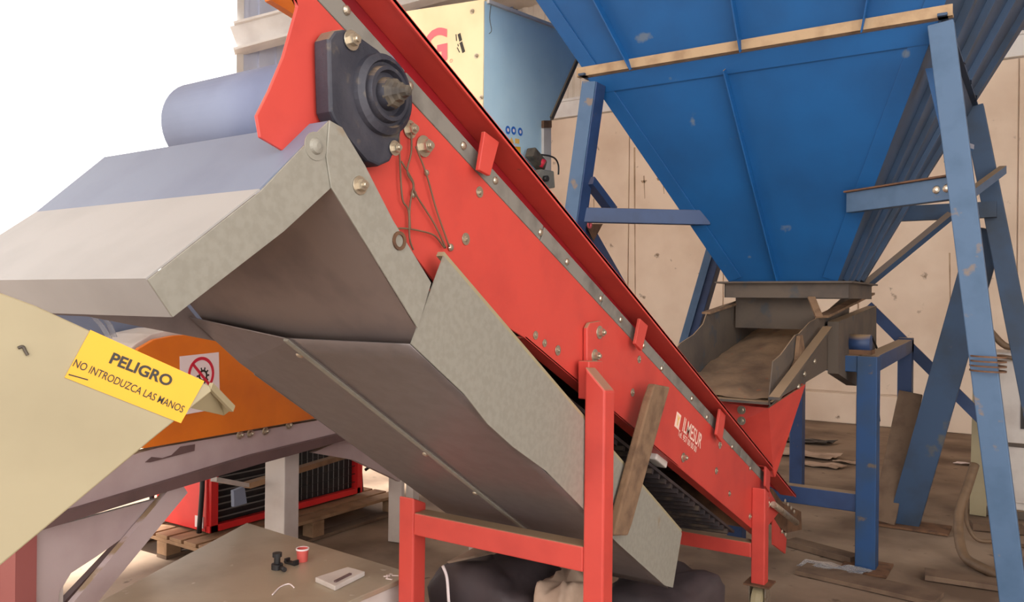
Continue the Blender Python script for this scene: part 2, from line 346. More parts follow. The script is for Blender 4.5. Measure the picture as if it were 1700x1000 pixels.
# bearing housing
bp = [(546, 64), (556, 50), (572, 48), (600, 62), (628, 82), (650, 105), (664, 135), (671, 175), (668, 215), (660, 245), (648, 268), (630, 276), (612, 268), (596, 250), (574, 222), (556, 200), (549, 185), (547, 120)]
bh = MB().prism(pX(bp, XS + .05), (-.045, 0, 0)).build('bearing_housing', 'bearing', conv, 'black cast bearing housing', bev=.006)
bc = oX(634, 158, XS + .05)
MB().lathe(bc, PX1, [(.088, 0), (.086, .012), (.072, .02), (.068, .012), (.062, .012), (.058, .026), (.05, .026), (.046, .014), (.036, .016), (.032, .034), (.02, .036)], 40).build('bearing_ring', 'bearing', bh)
MB().lathe(bc + V((.03, 0, 0)), PX1, [(.034, 0), (.03, .012), (.022, .016), (.02, .028), (.014, .03), (.012, .045), (.005, .047)], 9).build('shaft', 'grease', bh, 'greasy shaft end')
for x, y, r in ((583, 67, .021), (655, 246, .017), (703, 243, .026), (680, 215, .022), (595, 308, .02)):
    inst(BOLT, 'bolt', conv, oX(x, y, XS + .052 if x < 660 else XS + .002), PX1, r)
inst(WASHERG, 'washer', conv, oX(523, 243, -1.195), PX1, .028)
for x, y, r in ((796, 319, .015), (773, 397, .016), (889, 557, .013), (904, 570, .012), (926, 582, .016), (995, 552, .022), (987, 591, .022), (1061, 597, .014), (1050, 652, .015), (1134, 760, .02), (1195, 739, .018), (1189, 782, .016), (1211, 820, .014), (1270, 826, .02), (1245, 858, .018), (1251, 866, .016), (1276, 838, .018)):
    inst(WASHER if r < .019 else BOLT, 'bolt', conv, oX(x, y, XS + (.018 if x in (995, 987) else .001)), PX1, r)
# wiring hanging from the housing
for path in ([(662, 222), (664, 270), (668, 330), (678, 350), (680, 395), (686, 415)], [(682, 205), (683, 250), (676, 285), (686, 306), (683, 325), (680, 350), (681, 380)], [(650, 385), (665, 379), (700, 384), (722, 392), (738, 412)], [(666, 268), (685, 300), (690, 322), (720, 370), (740, 412)], [(690, 243), (708, 290), (725, 350), (746, 410)], [(650, 385), (655, 405), (670, 422), (676, 410), (664, 385)]):
    MB().tube([oX(a, b, XS + .012) for a, b in path], .0022, 6).build('wire', 'hose', conv)
inst(SCREW, 'clip', conv, oX(708, 287, XS + .003), PX1, .008); inst(SCREW, 'clip', conv, oX(686, 322, XS + .003), PX1, .01); inst(SCREW, 'clip', conv, oX(748, 411, XS + .003), PX1, .01)
# bracket plate + legs + cross bars
br = [(975, 545), (980, 536), (998, 533), (1002, 540), (1001, 664), (975, 664)]
MB().prism(pX(br, XS + .018), (-.016, 0, 0)).prism(pX([(978, 600), (1001, 600), (1001, 664), (978, 664)], XS + .054), (-.04, 0, 0)).build('leg_bracket', 'red', conv, bev=.004)
def leg(x0, x1, y0, y1, z0, zt0, zt1, tilt=0):
    # top cut on the slope: zt0 at y0, zt1 at y1
    m = MB(); b4 = [V((x0, y0, z0)), V((x1, y0, z0)), V((x1, y1, z0)), V((x0, y1, z0))]; t4 = [V((x0, y0, zt0 + tilt)), V((x1, y0, zt0)), V((x1, y1, zt1)), V((x0, y1, zt1 + tilt))]
    m.add(b4 + t4, [(3, 2, 1, 0), (4, 5, 6, 7), (0, 1, 5, 4), (1, 2, 6, 5), (2, 3, 7, 6), (3, 0, 4, 7)])
    return m.build('leg', 'red', conv, bev=.006)
LY = 2.22
leg(-1.195, -1.125, LY, LY + .07, .17, oX(1004, 648, -1.13).z, oX(1022, 648, -1.13).z, .07)
leg(-1.952, -1.882, LY, LY + .07, .17, .89, .86)
leg(-1.25, -1.18, 4.13, 4.2, .165, .66, .62)
leg(-1.96, -1.89, 4.13, 4.2, .165, .66, .62)
zc = oX(978, 924, -1.195).z
MB().beam((-1.882, LY + .035, zc), (-1.195, LY + .035, zc), .07, .08).build('cross_bar', 'red', conv, bev=.005)
MB().beam((-1.89, 4.165, .335), (-1.25, 4.165, .335), .07, .075).build('cross_bar', 'red', conv, bev=.005)
def castor(x, y, top):
    k = MB().beam((x, y, top - .008), (x, y, top), .13, .13, PX1).build('castor_plate', 'rust', conv)
    MB().box((x - .045, y - .04, .05), (x - .037, y + .04, top - .008)).box((x + .037, y - .04, .05), (x + .045, y + .04, top - .008)).build('fork', 'steel', k)
    MB().lathe((x - .03, y, .075), PX1, [(.05, 0), (.073, .006), (.075, .03), (.073, .054), (.05, .06)], 28).build('wheel', 'cream', k)
for x, y in ((-1.16, 2.255), (-1.917, 2.255), (-1.215, 4.165), (-1.925, 4.165)): castor(x, y, .17)
# dusty diagonal brace
MB().prism(pX([(1088, 638), (1113, 643), (1106, 668), (1050, 870), (1043, 890), (1020, 890), (1024, 870), (1078, 668)], -1.16), (-.03, 0, 0)).build('diagonal_brace', 'dirt', conv, 'diagonal brace caked in brown dust', bev=.006)
# tail take-up
tk = oX(1302, 856, XS - .01)
MB().prism(pX([(1283, 812), (1300, 836), (1330, 850), (1331, 880), (1306, 885), (1285, 868)], XS - .05), (-.04, 0, 0)).build('take_up', 'rust', conv)
MB().cyl(oX(1284, 838, XS + .02), oX(1322, 868, XS + .02), .018, 14).build('take_up_screw', 'steel', conv)
MB().prism(pX([(1284, 860), (1306, 895), (1304, 920), (1284, 905)], XS - .01), (-.01, 0, 0)).build('tail_plate', 'red', conv)
for x, y in ((1303, 832), (1308, 838), (1313, 844), (1318, 850), (1298, 883), (1304, 888)): inst(SCREW, 'screw', conv, oX(x, y, XS + .0), PX1, .012)
# inlet funnel at the tail
fc0 = oX(1276, 678, -1.16); fc1 = oX(1283, 776, -1.2); fr = oX(1337, 638, -1.06)
yf = fc0.y
fa = V((-1.75, yf, fc0.z + .02)); fb = V((-1.75, yf, fc1.z))
MB().prism([fa, fc0, fc1, fb], (0, .008, 0)).build('funnel_front', 'red', conv)
MB().prism([fc0, fr, V((-1.2, fr.y - .05, fc1.z - .06)), fc1], (-.008, 0, 0)).build('funnel_side', 'red', conv)
MB().prism([fr, V((-1.8, fr.y, fr.z)), V((-1.75, fr.y - .05, fc1.z - .06)), V((-1.2, fr.y - .05, fc1.z - .06))], (0, .008, 0)).build('funnel_back', 'red', conv)
for x, y in ((1231, 681), (1231, 699)): inst(WASHER, 'bolt', conv, oY(x, y, yf - .002), (0, -1, 0), .022)
# print on the plate
ld = (oX(1160, 735, XS) - oX(1128, 706, XS)); ld.x = 0
tp = oX(1131.5, 712, XS); tx = Dv; ty = Nv
text_mesh('maker_name', 'ILMESUR', oX(1129, 713, XS) + Dv * .022, Dv, Nv, .062, 'logow', conv, .001, .012, fit=.24)
text_mesh('phone_number', 'Tel. 957 00 00 00', oX(1124.5, 723, XS), Dv, Nv, .026, 'logow', conv, .001, .01, fit=.235)
lp = oX(1119.5, 707.5, XS)
MB().prism([lp, lp + Dv * .05, lp + Dv * .05 + Nv * .062, lp + Nv * .062], (.0008, 0, 0)).build('logo_frame', 'logow', conv)
text_mesh('logo_mark', 'Y', lp + V((.001, 0, 0)) + Dv * .008 + Nv * .01, Dv, Nv, .042, 'goldink', conv, .001, .03, fit=.034)

# ================================================================== DISCHARGE HOOD
hood = thing('discharge_hood', 'pale sheet-metal discharge hood bolted below the conveyor head', 'hood', (-1.6, 1.0, 1.53))
XH = -1.198; XH2 = -2.0
h1, h2, h3, h4 = pX([(545, 203), (432, 316), (243, 465), (285, 527)], XH)
def extr(name, a, b, m, th, x2=XH2):
    n = (b - a).cross(PX1).normalized() * th
    q = V((x2 - XH, 0, 0)); return MB().prism([a, b, b + q, a + q], n).build(name, m, hood)
extr('top_plate', h1, h2, 'galvdull', .003); extr('front_plate', h2, h3, 'galvpale', .003); extr('flap', h3, h4, 'galvpale', -.003)  # top plate's shade is put into its darker sheet colour
MB().prism(pX([(545, 200), (522, 222), (430, 318), (243, 465), (285, 527), (470, 384), (548, 312), (552, 300), (560, 215)], XH), (.004, 0, 0)).build('side_flange', 'galv', hood, bev=.001)
MB().prism(pX([(545, 200), (566, 212), (604, 275), (650, 365), (714, 470), (692, 545), (548, 312), (540, 260)], XH + .0045), (.004, 0, 0)).build('side_flange', 'galv', hood, bev=.001)
i1, i2 = pX([(549, 312), (716, 587)], XH - .002)
MB().prism([i1, i2, V((XH2 + .02, i2.y, i2.z)), V((XH2 + .02, i1.y, i1.z))], (0, .003, .002)).build('back_plate', 'galvin', hood, 'dark inner face')
j1 = oX(545, 210, XH - .004)
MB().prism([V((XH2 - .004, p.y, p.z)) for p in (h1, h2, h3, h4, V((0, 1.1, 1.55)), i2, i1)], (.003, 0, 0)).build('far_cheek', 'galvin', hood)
inst(BOLT, 'bolt', hood, oX(597, 308, XH + .009), PX1, .02)
MB().ring(oX(662, 400, XH + .009), PX1, .014, .021, .004, 20).build('slot_washer', 'rust', hood)

# ================================================================== CATCH TROUGH below the conveyor
XT = -1.2
tr = thing('catch_trough', 'galvanised sheet trough hanging under the red conveyor, light side wall and dark bottom', 'trough', (-1.6, 2.1, .42))
wall_px = [(735, 425), (1131, 885), (1116, 976), (1102, 972), (1025, 903), (975, 853), (905, 782), (850, 742), (808, 704), (770, 655), (681, 571)]
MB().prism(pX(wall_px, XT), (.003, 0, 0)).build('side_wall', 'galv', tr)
a, b_ = oX(735, 425, XT), oX(1131, 885, XT)
MB().prism([a, b_, b_ + V((-.02, 0, .0)), a + V((-.02, 0, 0))], (0, .006, .01)).build('rolled_edge', 'cream', tr)
j0 = oX(681, 571, XT); j1 = oX(1110, 976, XT)
sl = (j1.z - j0.z) / (j1.y - j0.y)
def tpt(x, y, dz=0): return V((x, y, j0.z + (y - j0.y) * sl + dz))
mb = MB(); NI, NJ = 24, 10
for i in range(NI + 1):
    for j in range(NJ + 1):
        y = j0.y + (j1.y - j0.y) * i / NI; x = XT - .001 - .41 * j / NJ
        mb.v.append(tpt(x, y, .004 * math.sin(i * .9) * math.sin(j * .7) * (1 - abs(j / NJ - .5) * 2)))
for i in range(NI):
    for j in range(NJ): k = i * (NJ + 1) + j; mb.f.append((k, k + 1, k + NJ + 2, k + NJ + 1)); mb.sm.append(True)
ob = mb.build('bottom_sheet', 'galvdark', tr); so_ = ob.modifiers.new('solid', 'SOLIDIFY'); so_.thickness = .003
ye = j1.y
MB().prism([tpt(-1.595, j0.y, -.006), tpt(-1.595, ye, -.006), tpt(-1.985, ye, -.006), tpt(-1.985, j0.y + .15, .004), tpt(-1.985, j0.y - .02, .03)], (0, 0, .003)).build('lap_sheet', 'galvdark', tr)
MB().prism([tpt(-1.60, j0.y - .005, -.012), tpt(-1.60, ye, -.012), tpt(-1.618, ye, -.012), tpt(-1.618, j0.y - .005, -.012)], (0, 0, .006)).build('lap_seam', 'galv', tr)
nb = V((0, sl, -1)).normalized()
for y in (1.46, 1.98, 2.25, 2.75): inst(SCREW, 'screw', tr, tpt(-1.632, y, -.007), (0, nb.y, nb.z), .011)
MB().prism([tpt(-1.985, j0.y + .2), tpt(-1.985, ye), tpt(-1.985, ye, .22), tpt(-1.985, j0.y + .2, .12)], (.003, 0, 0)).build('side_wall', 'galvdark', tr)
sp_ = onp(668, 627, tpt(-1.3, 1.6, -.0005), nb)
MB().prism([sp_ + V((-.025, 0, 0)), sp_ + V((.02, 0, 0)), sp_ + V((.02, .003, -.002)), sp_ + V((-.025, .003, -.002))], nb * .001).build('slit', 'red', tr)

# ================================================================== BLUE FEED HOPPER
hop = thing('feed_hopper', 'large blue pyramid feed hopper on splayed legs at the right', 'hopper', (-1.3, 5.1, 0))
ZR, ZO, ZT = 2.9, 1.73, 4.3
RX0, RX1, RY0, RY1 = -2.215, -.42, 4.13, 6.1
OX0, OX1, OY0, OY1 = -1.6, -.98, 4.8, 5.45
def hp(i, z):
    t = (z - ZO) / (ZR - ZO); L = lambda a, b: a + (b - a) * t
    return V((L((OX0, OX1, OX1, OX0)[i], (RX0, RX1, RX1, RX0)[i]), L((OY0, OY0, OY1, OY1)[i], (RY0, RY0, RY1, RY1)[i]), z))
hc = V((-1.3, 5.1, 3))
def face_n(i):
    a, b, c = hp(i, ZO), hp((i + 1) % 4, ZO), hp(i, ZR); n = (b - a).cross(c - a).normalized()
    return n if n.dot(a - hc + V((0, 0, 1.0))) > 0 or n.z < 0 else -n
for i in range(4):
    n = face_n(i); j = (i + 1) % 4
    m = 'blue' if i != 1 else 'greyblue'  # right face takes the darker blue: its shade is painted in
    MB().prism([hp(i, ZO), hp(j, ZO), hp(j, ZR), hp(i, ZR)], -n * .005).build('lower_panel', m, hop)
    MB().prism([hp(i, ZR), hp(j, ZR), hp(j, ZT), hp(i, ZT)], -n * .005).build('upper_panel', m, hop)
n0 = face_n(0)
def fp(u, z, off=0, i=0): return hp(i, z).lerp(hp((i + 1) % 4, z), u) + face_n(i) * off
def flat(u0, z0, u1, z1, wd, th, name, m='blue', i=0):
    a = fp(u0, z0, 0, i); b = fp(u1, z1, 0, i); n = face_n(i); s = (b - a).cross(n).normalized() * wd / 2
    return MB().prism([a - s, a + s, b + s, b - s], n * th).build(name, m, hop, bev=.002)
# corner straps (weld line) on the front face, ribs
e = .028
for u in (0, 1):
    sgn = 1 if u == 0 else -1
    a0 = fp(u, ZO); b0 = fp(u, ZT); d = (b0 - a0).normalized(); s = (fp(1 - u, ZO) - a0); s = (s - d * s.dot(d)).normalized()
    for z0, z1 in ((ZO, ZR - .06), (ZR + .01, ZT)):
        a = fp(u, z0); b = fp(u, z1); wd = .085
        MB().prism([a, a + s * wd, b + s * wd, b], n0 * .008).build('corner_strap', 'blue', hop, bev=.002)
flat(.48, ZO + .02, .44, ZR - .06, .008, .05, 'rib')
for u in (.16, .5, .82): flat(u, ZR + .01, u, ZT, .008, .055, 'rib')
for u in (.2, .42, .64, .86):
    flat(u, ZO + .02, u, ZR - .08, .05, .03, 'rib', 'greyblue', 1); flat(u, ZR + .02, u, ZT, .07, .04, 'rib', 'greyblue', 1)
# ring angle round the hopper
for i in range(4):
    n = face_n(i); nh = V((n.x, n.y, 0)).normalized(); a, b = hp(i, ZR), hp((i + 1) % 4, ZR); d = (b - a).normalized()
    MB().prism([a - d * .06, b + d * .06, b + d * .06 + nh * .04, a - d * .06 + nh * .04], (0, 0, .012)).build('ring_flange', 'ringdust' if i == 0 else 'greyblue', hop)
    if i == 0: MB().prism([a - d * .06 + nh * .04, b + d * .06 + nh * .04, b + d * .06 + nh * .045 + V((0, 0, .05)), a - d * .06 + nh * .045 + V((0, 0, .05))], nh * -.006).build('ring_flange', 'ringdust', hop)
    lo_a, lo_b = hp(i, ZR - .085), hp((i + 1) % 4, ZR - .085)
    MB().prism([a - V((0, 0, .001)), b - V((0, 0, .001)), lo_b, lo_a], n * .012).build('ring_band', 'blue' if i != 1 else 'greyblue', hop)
# outlet flange
fz = 1.70; fm = MB()
for (x0, y0, x1, y1) in ((OX0 - .07, OY0 - .07, OX1 + .09, OY0), (OX0 - .07, OY1, OX1 + .09, OY1 + .09), (OX0 - .07, OY0, OX0, OY1), (OX1, OY0, OX1 + .09, OY1)): fm.box((x0, y0, fz + .02), (x1, y1, fz + .03))
fm.build('outlet_flange', 'tray', hop)
sk = MB()
q = [V((OX0 - .02, OY0 - .03, fz + .02)), V((OX1 + .06, OY0 - .03, fz + .02)), V((OX1 + .06, OY1 + .03, fz + .02)), V((OX0 - .02, OY1 + .03, fz + .02))]
for i in range(4): sk.prism([q[i], q[(i + 1) % 4], q[(i + 1) % 4] + V((0, 0, -.085)), q[i] + V((0, 0, -.085))], (0, .004, 0) if i % 2 == 0 else (.004, 0, 0))
sk.build('outlet_skirt', 'tray', hop)
# legs
def hleg(top, foot, wd, ht, m, side=PX1): return MB().beam(foot, top, wd, ht, side).build('leg', m, hop, bev=.004)
FRt = oY(1562, 40, 4.1); FRm = oY(1683, 1000, 4.1); dF = (FRm - FRt); FRf = FRt + dF * (FRt.z / -dF.z)
hleg(FRt, FRf, .105, .06, 'bluelight')
FLt = oY(985, 138, 4.08); FLm = oY(957, 345, 4.08); dL = FLm - FLt; FLf = FLt + dL * (FLt.z / -dL.z)
hleg(FLt + V((0, .02, 0)), FLf, .085, .11, 'bluedark')
MB().beam(FLf + V((-.005, -.05, 0)), FLt + V((-.005, -.04, 0)), .085, .012, PX1).build('lit_leg_face', 'bluelight', hop)  # light on this side of the leg painted as a paler face
BRt = V((-.41, 6.06, ZR)); BRm = oY(1692, 560, 6.1); dB = BRm - BRt; BRf = BRt + dB * (BRt.z / -dB.z)
hleg(BRt, BRf, .12, .1, 'greyblue')
BLm = oY(1195, 395, 6.1); BLn = oY(1150, 550, 6.1); dG = BLn - BLm; BLf = BLm + dG * (BLm.z / -dG.z); BLt = BLm - dG * ((ZR - BLm.z) / -dG.z)
hleg(BLt, BLf, .12, .1, 'bluedark')
MB().beam(BLf + V((-.03, -.06, 0)), BLt + V((-.03, -.06, 0)), .06, .01, PX1).build('lit_leg_face', 'bluelight', hop)  # rear leg's lit side, painted as a paler strip
for ft in (FRf, FLf, BRf, BLf):
    MB().box((ft.x - .12, ft.y - .12, 0), (ft.x + .12, ft.y + .12, .012)).build('foot_plate', 'rust', hop)
# gusset behind the right front leg, right-front horizontal, left-front horizontal
MB().prism(pY([(1536, 114), (1552, 112), (1578, 250), (1572, 262)], 4.3), (0, .01, 0)).build('gusset', 'blue', hop)
def fface(px, py): return onp(px, py, hp(0, ZR), n0)
a = fface(1416, 338) + V((-.01, -.03, 0)); b_ = oY(1598, 326, 4.13)
b_ = V((b_.x, 4.16, a.z)); a = V((a.x, a.y, a.z))
MB().beam(a, b_, .05, .105).build('stay', 'bluelight', hop, bev=.003)
MB().beam(a + V((0, 0, .056)), b_ + V((0, 0, .056)), .09, .008).build('stay_cap', 'rust', hop)
inst(SCREW, 'bolt', hop, a.lerp(b_, .8) + V((0, -.03, 0)), (0, -1, 0), .02); inst(SCREW, 'bolt', hop, a.lerp(b_, .88) + V((0, -.03, 0)), (0, -1, 0), .02)
a = oY(952, 357, 4.1); b_ = fface(1158, 357); b_ = V((b_.x, b_.y, a.z))
MB().beam(a, b_ + V((.05, .05, 0)), .06, .085).build('stay', 'bluedark', hop, bev=.003)
# rear stays and braces
b_ = oY(1610, 350, 6.0); MB().beam(V((-1.2, 6.0, b_.z)), b_ + V((.15, 0, 0)), .06, .1).build('stay', 'greyblue', hop)
MB().beam(oY(1425, 484, 5.5), oY(1578, 358, 5.9), .04, .05, PX1).build('brace', 'greyblue', hop)
MB().beam(oY(1600, 330, 5.2), oY(1665, 282, 6.0), .04, .05, PX1).build('brace', 'bluelight', hop)
MB().beam(oY(1580, 270, 4.2), oY(1604, 240, 4.12), .07, .03, PX1).build('brace', 'bluelight', hop)
MB().beam(oY(1440, 508, 6.9), oY(1640, 706, 6.9), .02, .085, (0, 1, 0)).build('brace', 'bluedark', hop)
dk0 = oZ(1500, 872, 0); dk1 = oY(1640, 380, dk0.y - .2)
MB().beam(dk0, dk1, .2, .1, PX1).build('raking_leg', 'greyblue', hop, bev=.004)
MB().box((dk0.x - .25, dk0.y - .14, 0), (dk0.x + .3, dk0.y + .12, .015)).build('foot_plate', 'rust', hop)
MB().beam(oX(978, 300, -2.2), oX(1016, 350, -2.2), .05, .06, (0, 0, 1)).build('brace', 'bluedark', hop)
MB().beam(oX(964, 372, -2.42), oX(1062, 540, -2.42), .03, .16, PX1).build('brace', 'bluedark', hop)
MB().prism(pX([(1000, 372), (972, 372), (985, 400)], -2.38), (.004, 0, 0)).build('gusset', 'rust', hop)
MB().ring(oX(978, 373, -2.3), PX1, .012, .024, .008, 16).build('ring_clip', 'logored', hop)
# wire lashings on the right leg
for y in (592, 600, 608, 616):
    c = oY(1640, y, 4.1); MB().ring(c - V((0, 0, .003)), (.02, 0, 1), .066, .072, .007, 20).build('wire_wrap', 'rust', hop)

# ================================================================== VIBRATING FEEDER TRAY under the hopper
fd = thing('feeder_tray', 'dusty brown vibrating feeder tray under the blue hopper outlet', 'feeder', (-1.35, 4.7, 1.0))
TX0, TX1 = -1.62, -1.1; TY0, TY1 = 3.92, 5.7
def tz(y): return 1.125 + (y - TY0) * .16
MB().prism([V((TX0, TY0, tz(TY0))), V((TX1, TY0, tz(TY0))), V((TX1, TY1, tz(TY1))), V((TX0, TY1, tz(TY1)))], (0, 0, -.012)).build('tray_floor', 'tray', fd)
mb = MB(); NI, NJ = 30, 14
for i in range(NI + 1):
    for j in range(NJ + 1):
        y = TY0 + .02 + (TY1 - TY0 - .03) * i / NI; x = TX0 + .01 + (TX1 - TX0 - .02) * j / NJ
        h = .012 + .09 * min(1, i / 20) * (1 - .4 * abs(j / NJ - .5) * 2) + .02 * noise.noise((x * 7, y * 7, 3)) + .012 * noise.noise((x * 19, y * 19, 8))
        mb.v.append(V((x, y, tz(y) + max(h, .004))))
for i in range(NI):
    for j in range(NJ): k = i * (NJ + 1) + j; mb.f.append((k, k + 1, k + NJ + 2, k + NJ + 1)); mb.sm.append(True)
ob = mb.build('dust_bed', 'dust', fd, 'bed of brown dust and chaff'); ob['kind'] = 'stuff'
# left wall, outline measured on its plane
lw = pX([(1105, 600), (1128, 570), (1150, 556), (1166, 538), (1172, 520), (1242, 491)], TX0)
lw2 = lw + [V((TX0, TY1, lw[-1].z)), V((TX0, TY1, tz(TY1) - .02)), V((TX0, min(p.y for p in lw), tz(TY0) - .02))]
MB().prism(lw2, (.006, 0, 0)).build('side_wall', 'tray', fd)
MB().beam(lw[-2] + V((.0, 0, 0)), lw[-1] + V((0, .2, 0)), .05, .012, PX1).build('top_edge', 'dirt', fd)
rw = pX([(1277, 664), (1284, 600), (1296, 590), (1321, 556), (1326, 555), (1345, 535), (1365, 524), (1462, 487)], TX1)
rw[-1].y = min(rw[-1].y, TY1 + .1); rw2 = rw + [V((TX1, TY1, tz(TY1) - .02)), V((TX1, TY0, tz(TY0) - .02))]
MB().prism(rw2, (-.006, 0, 0)).build('side_wall', 'tray', fd)
MB().prism(pX([(1322, 558), (1326, 556), (1330, 580), (1322, 600), (1300, 650), (1296, 648), (1318, 598)], TX1 + .004), (.02, 0, 0)).build('wall_flange', 'dirt', fd)
a, b_ = oX(1365, 526, TX1 + .02), oX(1460, 489, TX1 + .1); b_.y = min(b_.y, 5.9)
MB().beam(a, b_, .07, .014).build('top_edge', 'dirt', fd)
MB().beam(oX(1285, 662, TX1 + .05), oX(1374, 544, TX1 + .05), .05, .014, PX1).build('stiffener', 'tray', fd)
MB().prism(pX([(1278, 668), (1376, 610), (1372, 540), (1290, 655)], TX1 + .006), (.012, 0, 0)).build('side_plate', 'tray', fd)
MB().box((TX0 + .02, 4.92, 1.45), (TX1 - .03, 4.93, fz - .06)).build('curtain', 'tray', fd, 'dark rubber curtain in the tray mouth')
MB().beam(oY(1347, 494, 4.72), oY(1360, 527, 4.6), .04, .012).build('strut', 'dirt', fd)
bd = MB(); bx0 = TX1 + .02
p0, p1 = oX(1374, 532, bx0), oX(1440, 500, bx0)
MB().prism(pX([(1374, 534), (1440, 508), (1440, 575), (1405, 640), (1374, 620)], bx0), (.06, 0, 0)).build('drive_casing', 'tray', fd)
for x, y in ((1335, 621), (1325, 642), (1298, 652), (1352, 600)): inst(SCREW, 'bolt', fd, oX(x, y, TX1 + .02), PX1, .016)
mc = oX(1424, 575, -.98)
MB().cyl(mc + V((-.05, -.02, .02)), mc + V((.08, -.02, .02)), .055, 18).build('motor', 'bluedark', fd)
MB().box((mc.x - .06, mc.y - .06, mc.z - .1), (mc.x + .09, mc.y + .06, mc.z - .02)).build('motor_mount', 'rust', fd)
MB().tube([oX(1448, 560, -.95), oX(1458, 590, -.95), oX(1455, 640, -.95), oX(1460, 700, -.93)], .007).build('cable', 'black', fd)

# ================================================================== FEEDER STAND
st = thing('feeder_stand', 'blue welded stand carrying the feeder tray, behind the conveyor tail', 'stand', (-1.3, 5.5, 0))
ft = oZ(1437, 946, 0)
lx, ly = ft.x, ft.y + .03
zt = oX(1432, 600, lx + .06).z
def sbeam(name, p, q, a, b, m='bluedark'): return MB().beam(p, q, a, b, PX1 if abs((V(q) - V(p)).normalized().z) > .7 else None).build(name, m, st, bev=.005)
sbeam('leg', (lx, ly, 0), (lx, ly, zt), .115, .115, 'navy')
sbeam('leg', (lx - .8, ly, 0), (lx - .8, ly, zt), .1, .1)
l2 = oZ(1492, 852, 0)
sbeam('leg', (lx, l2.y, 0), (lx, l2.y, zt + .06), .1, .1)
sbeam('leg', (lx - .8, l2.y, 0), (lx - .8, l2.y, zt), .1, .1)
sbeam('top_rail', (lx - .85, ly, zt - .05), (lx + .05, ly, zt - .05), .1, .1, 'navy')
sbeam('top_rail', (lx, ly, zt - .05), (lx, l2.y + .05, zt), .1, .1)
zb = oY(1418, 836, ly - .05).z
sbeam('cross_bar', (lx - .8, ly, zb), (lx, ly, zb), .08, .11)
MB().box((lx - .13, ly - .14, 0), (lx + .13, ly + .14, .014)).build('foot_plate', 'rust', st)
plank = MB().beam(oZ(1466, 872, 0.0) + V((0, 0, .02)), oY(1512, 652, l2.y - .2), .16, .03, PX1).build('leaning_plank', 'woodold', bev=.004)
tag(plank, 'brown weathered plank leaning between the blue stand legs', 'plank')

# ================================================================== IVORY / LIGHT BLUE MACHINE behind the conveyor
XM = -2.9; YM = oX(803, 180, XM).y
sm = thing('sorting_machine', 'ivory and light blue machine with red letter, behind the conveyor', 'machine', (-3.5, 4.6, 0))
ztop = oX(795, -4, XM).z; r0 = oX(926, 47, XM); r1 = oX(972, 66, XM); r2 = oX(914, 197, XM); r3 = V((XM, r2.y, 2.0))
MB().prism([V((XM, YM, ztop)), r0, r1, r2, r3, V((XM, YM, 2.0))], (-.01, 0, 0)).build('side_panel', 'skyblue', sm, 'light blue tapered side panel', bev=.002)
MB().prism([V((XM, YM, ztop)), V((XM - .68, YM, ztop + .05)), V((XM - .68, YM, 2.0)), V((XM, YM, 2.0))], (0, -.01, 0)).build('front_panel', 'creamw', sm, 'ivory front panel', bev=.002)
MB().prism([r1, V((XM - .68, r1.y, r1.z)), V((XM - .68, r2.y, r2.z)), r2], (0, .008, 0)).build('rear_panel', 'skyblue', sm)
MB().prism([V((XM, YM, ztop)), r0, V((XM - .68, r0.y, r0.z + .05)), V((XM - .68, YM, ztop + .05))], (0, 0, .01)).build('top_panel', 'creamw', sm)
MB().beam(r1, r2, .03, .03, PX1).build('edge_angle', 'tray', sm)
MB().beam(V((XM + .01, YM + .02, ztop)), r0 + V((.01, 0, 0)), .02, .02).build('edge_angle', 'offwhite', sm)
MB().prism(pX([(903, 200), (915, 204), (915, 296), (903, 300)], XM + .02), (-.02, 0, 0)).build('edge_angle', 'offwhite', sm)
MB().prism(pX([(903, 200), (916, 200), (916, 212), (903, 212)], XM + .03), (-.02, 0, 0)).build('hinge', 'rust', sm)
MB().box((XM - .62, YM + .03, 1.95), (XM - .02, r2.y - .02, 2.2)).build('lower_body', 'offwhite', sm)
for a in (XM - .62, XM - .1):
    for b in (YM + .03, r2.y - .1): MB().box((a, b, 0), (a + .06, b + .06, 2.0)).build('leg', 'offwhite', sm)
for x, y in ((784, 19), (791, 93), (799, 162)): inst(BOLT, 'bolt', sm, oY(x, y, YM - .011), (0, -1, 0), .016)
text_mesh('letter', 'G', oY(703, 112, YM - .011), PX1, upv, .235, 'logored', sm, .002, .03, fit=.195)
MB().ring(oY(749, 101, YM - .012), (0, -1, 0), .009, .011, .001, 20).build('mark_ring', 'logored', sm)
for a, b in (((757, 57), (758, 68)), ((760, 73), (761, 77)), ((759, 79), (763, 87)), ((762, 56), (765, 68)), ((765, 70), (770, 87))):
    MB().beam(oY(*a, YM - .0105), oY(*b, YM - .0105), .006 if a[0] < 762 else .022, .002, PX1).build('print_mark', 'ink', sm)
for x, y in ((843, 216), (852.5, 217), (863.5, 219)):
    k = MB().cyl(oX(x, y, XM), oX(x, y, XM) + V((.002, 0, 0)), .027, 24).build('sign_disc', 'signblue', sm)
    MB().cyl(oX(x, y, XM) + V((.002, 0, 0)), oX(x, y, XM) + V((.003, 0, 0)), .012, 12).build('sign_figure', 'white', k)
MB().prism(pX([(845, 238), (849, 228), (853, 238)], XM + .001), (.001, 0, 0)).build('sign_triangle', 'goldink', sm)
MB().prism(pX([(855, 230), (862, 231), (862, 239), (855, 238)], XM + .001), (.001, 0, 0)).build('sign_square', 'goldink', sm)
MB().prism(pX([(849, 243), (864, 244), (864, 262), (849, 260)], XM + .001), (.001, 0, 0)).build('sign_plate', 'yellow', sm)
MB().tube(pX([(815, 8), (813, 30), (816, 50), (812, 56)], XM + .003), .002).build('drip', 'grease', sm)
kn = MB().beam(oX(880, 252, XM + .06), oX(900, 276, XM + .06), .07, .07, PX1).build('switch_body', 'grease', sm, bev=.01)
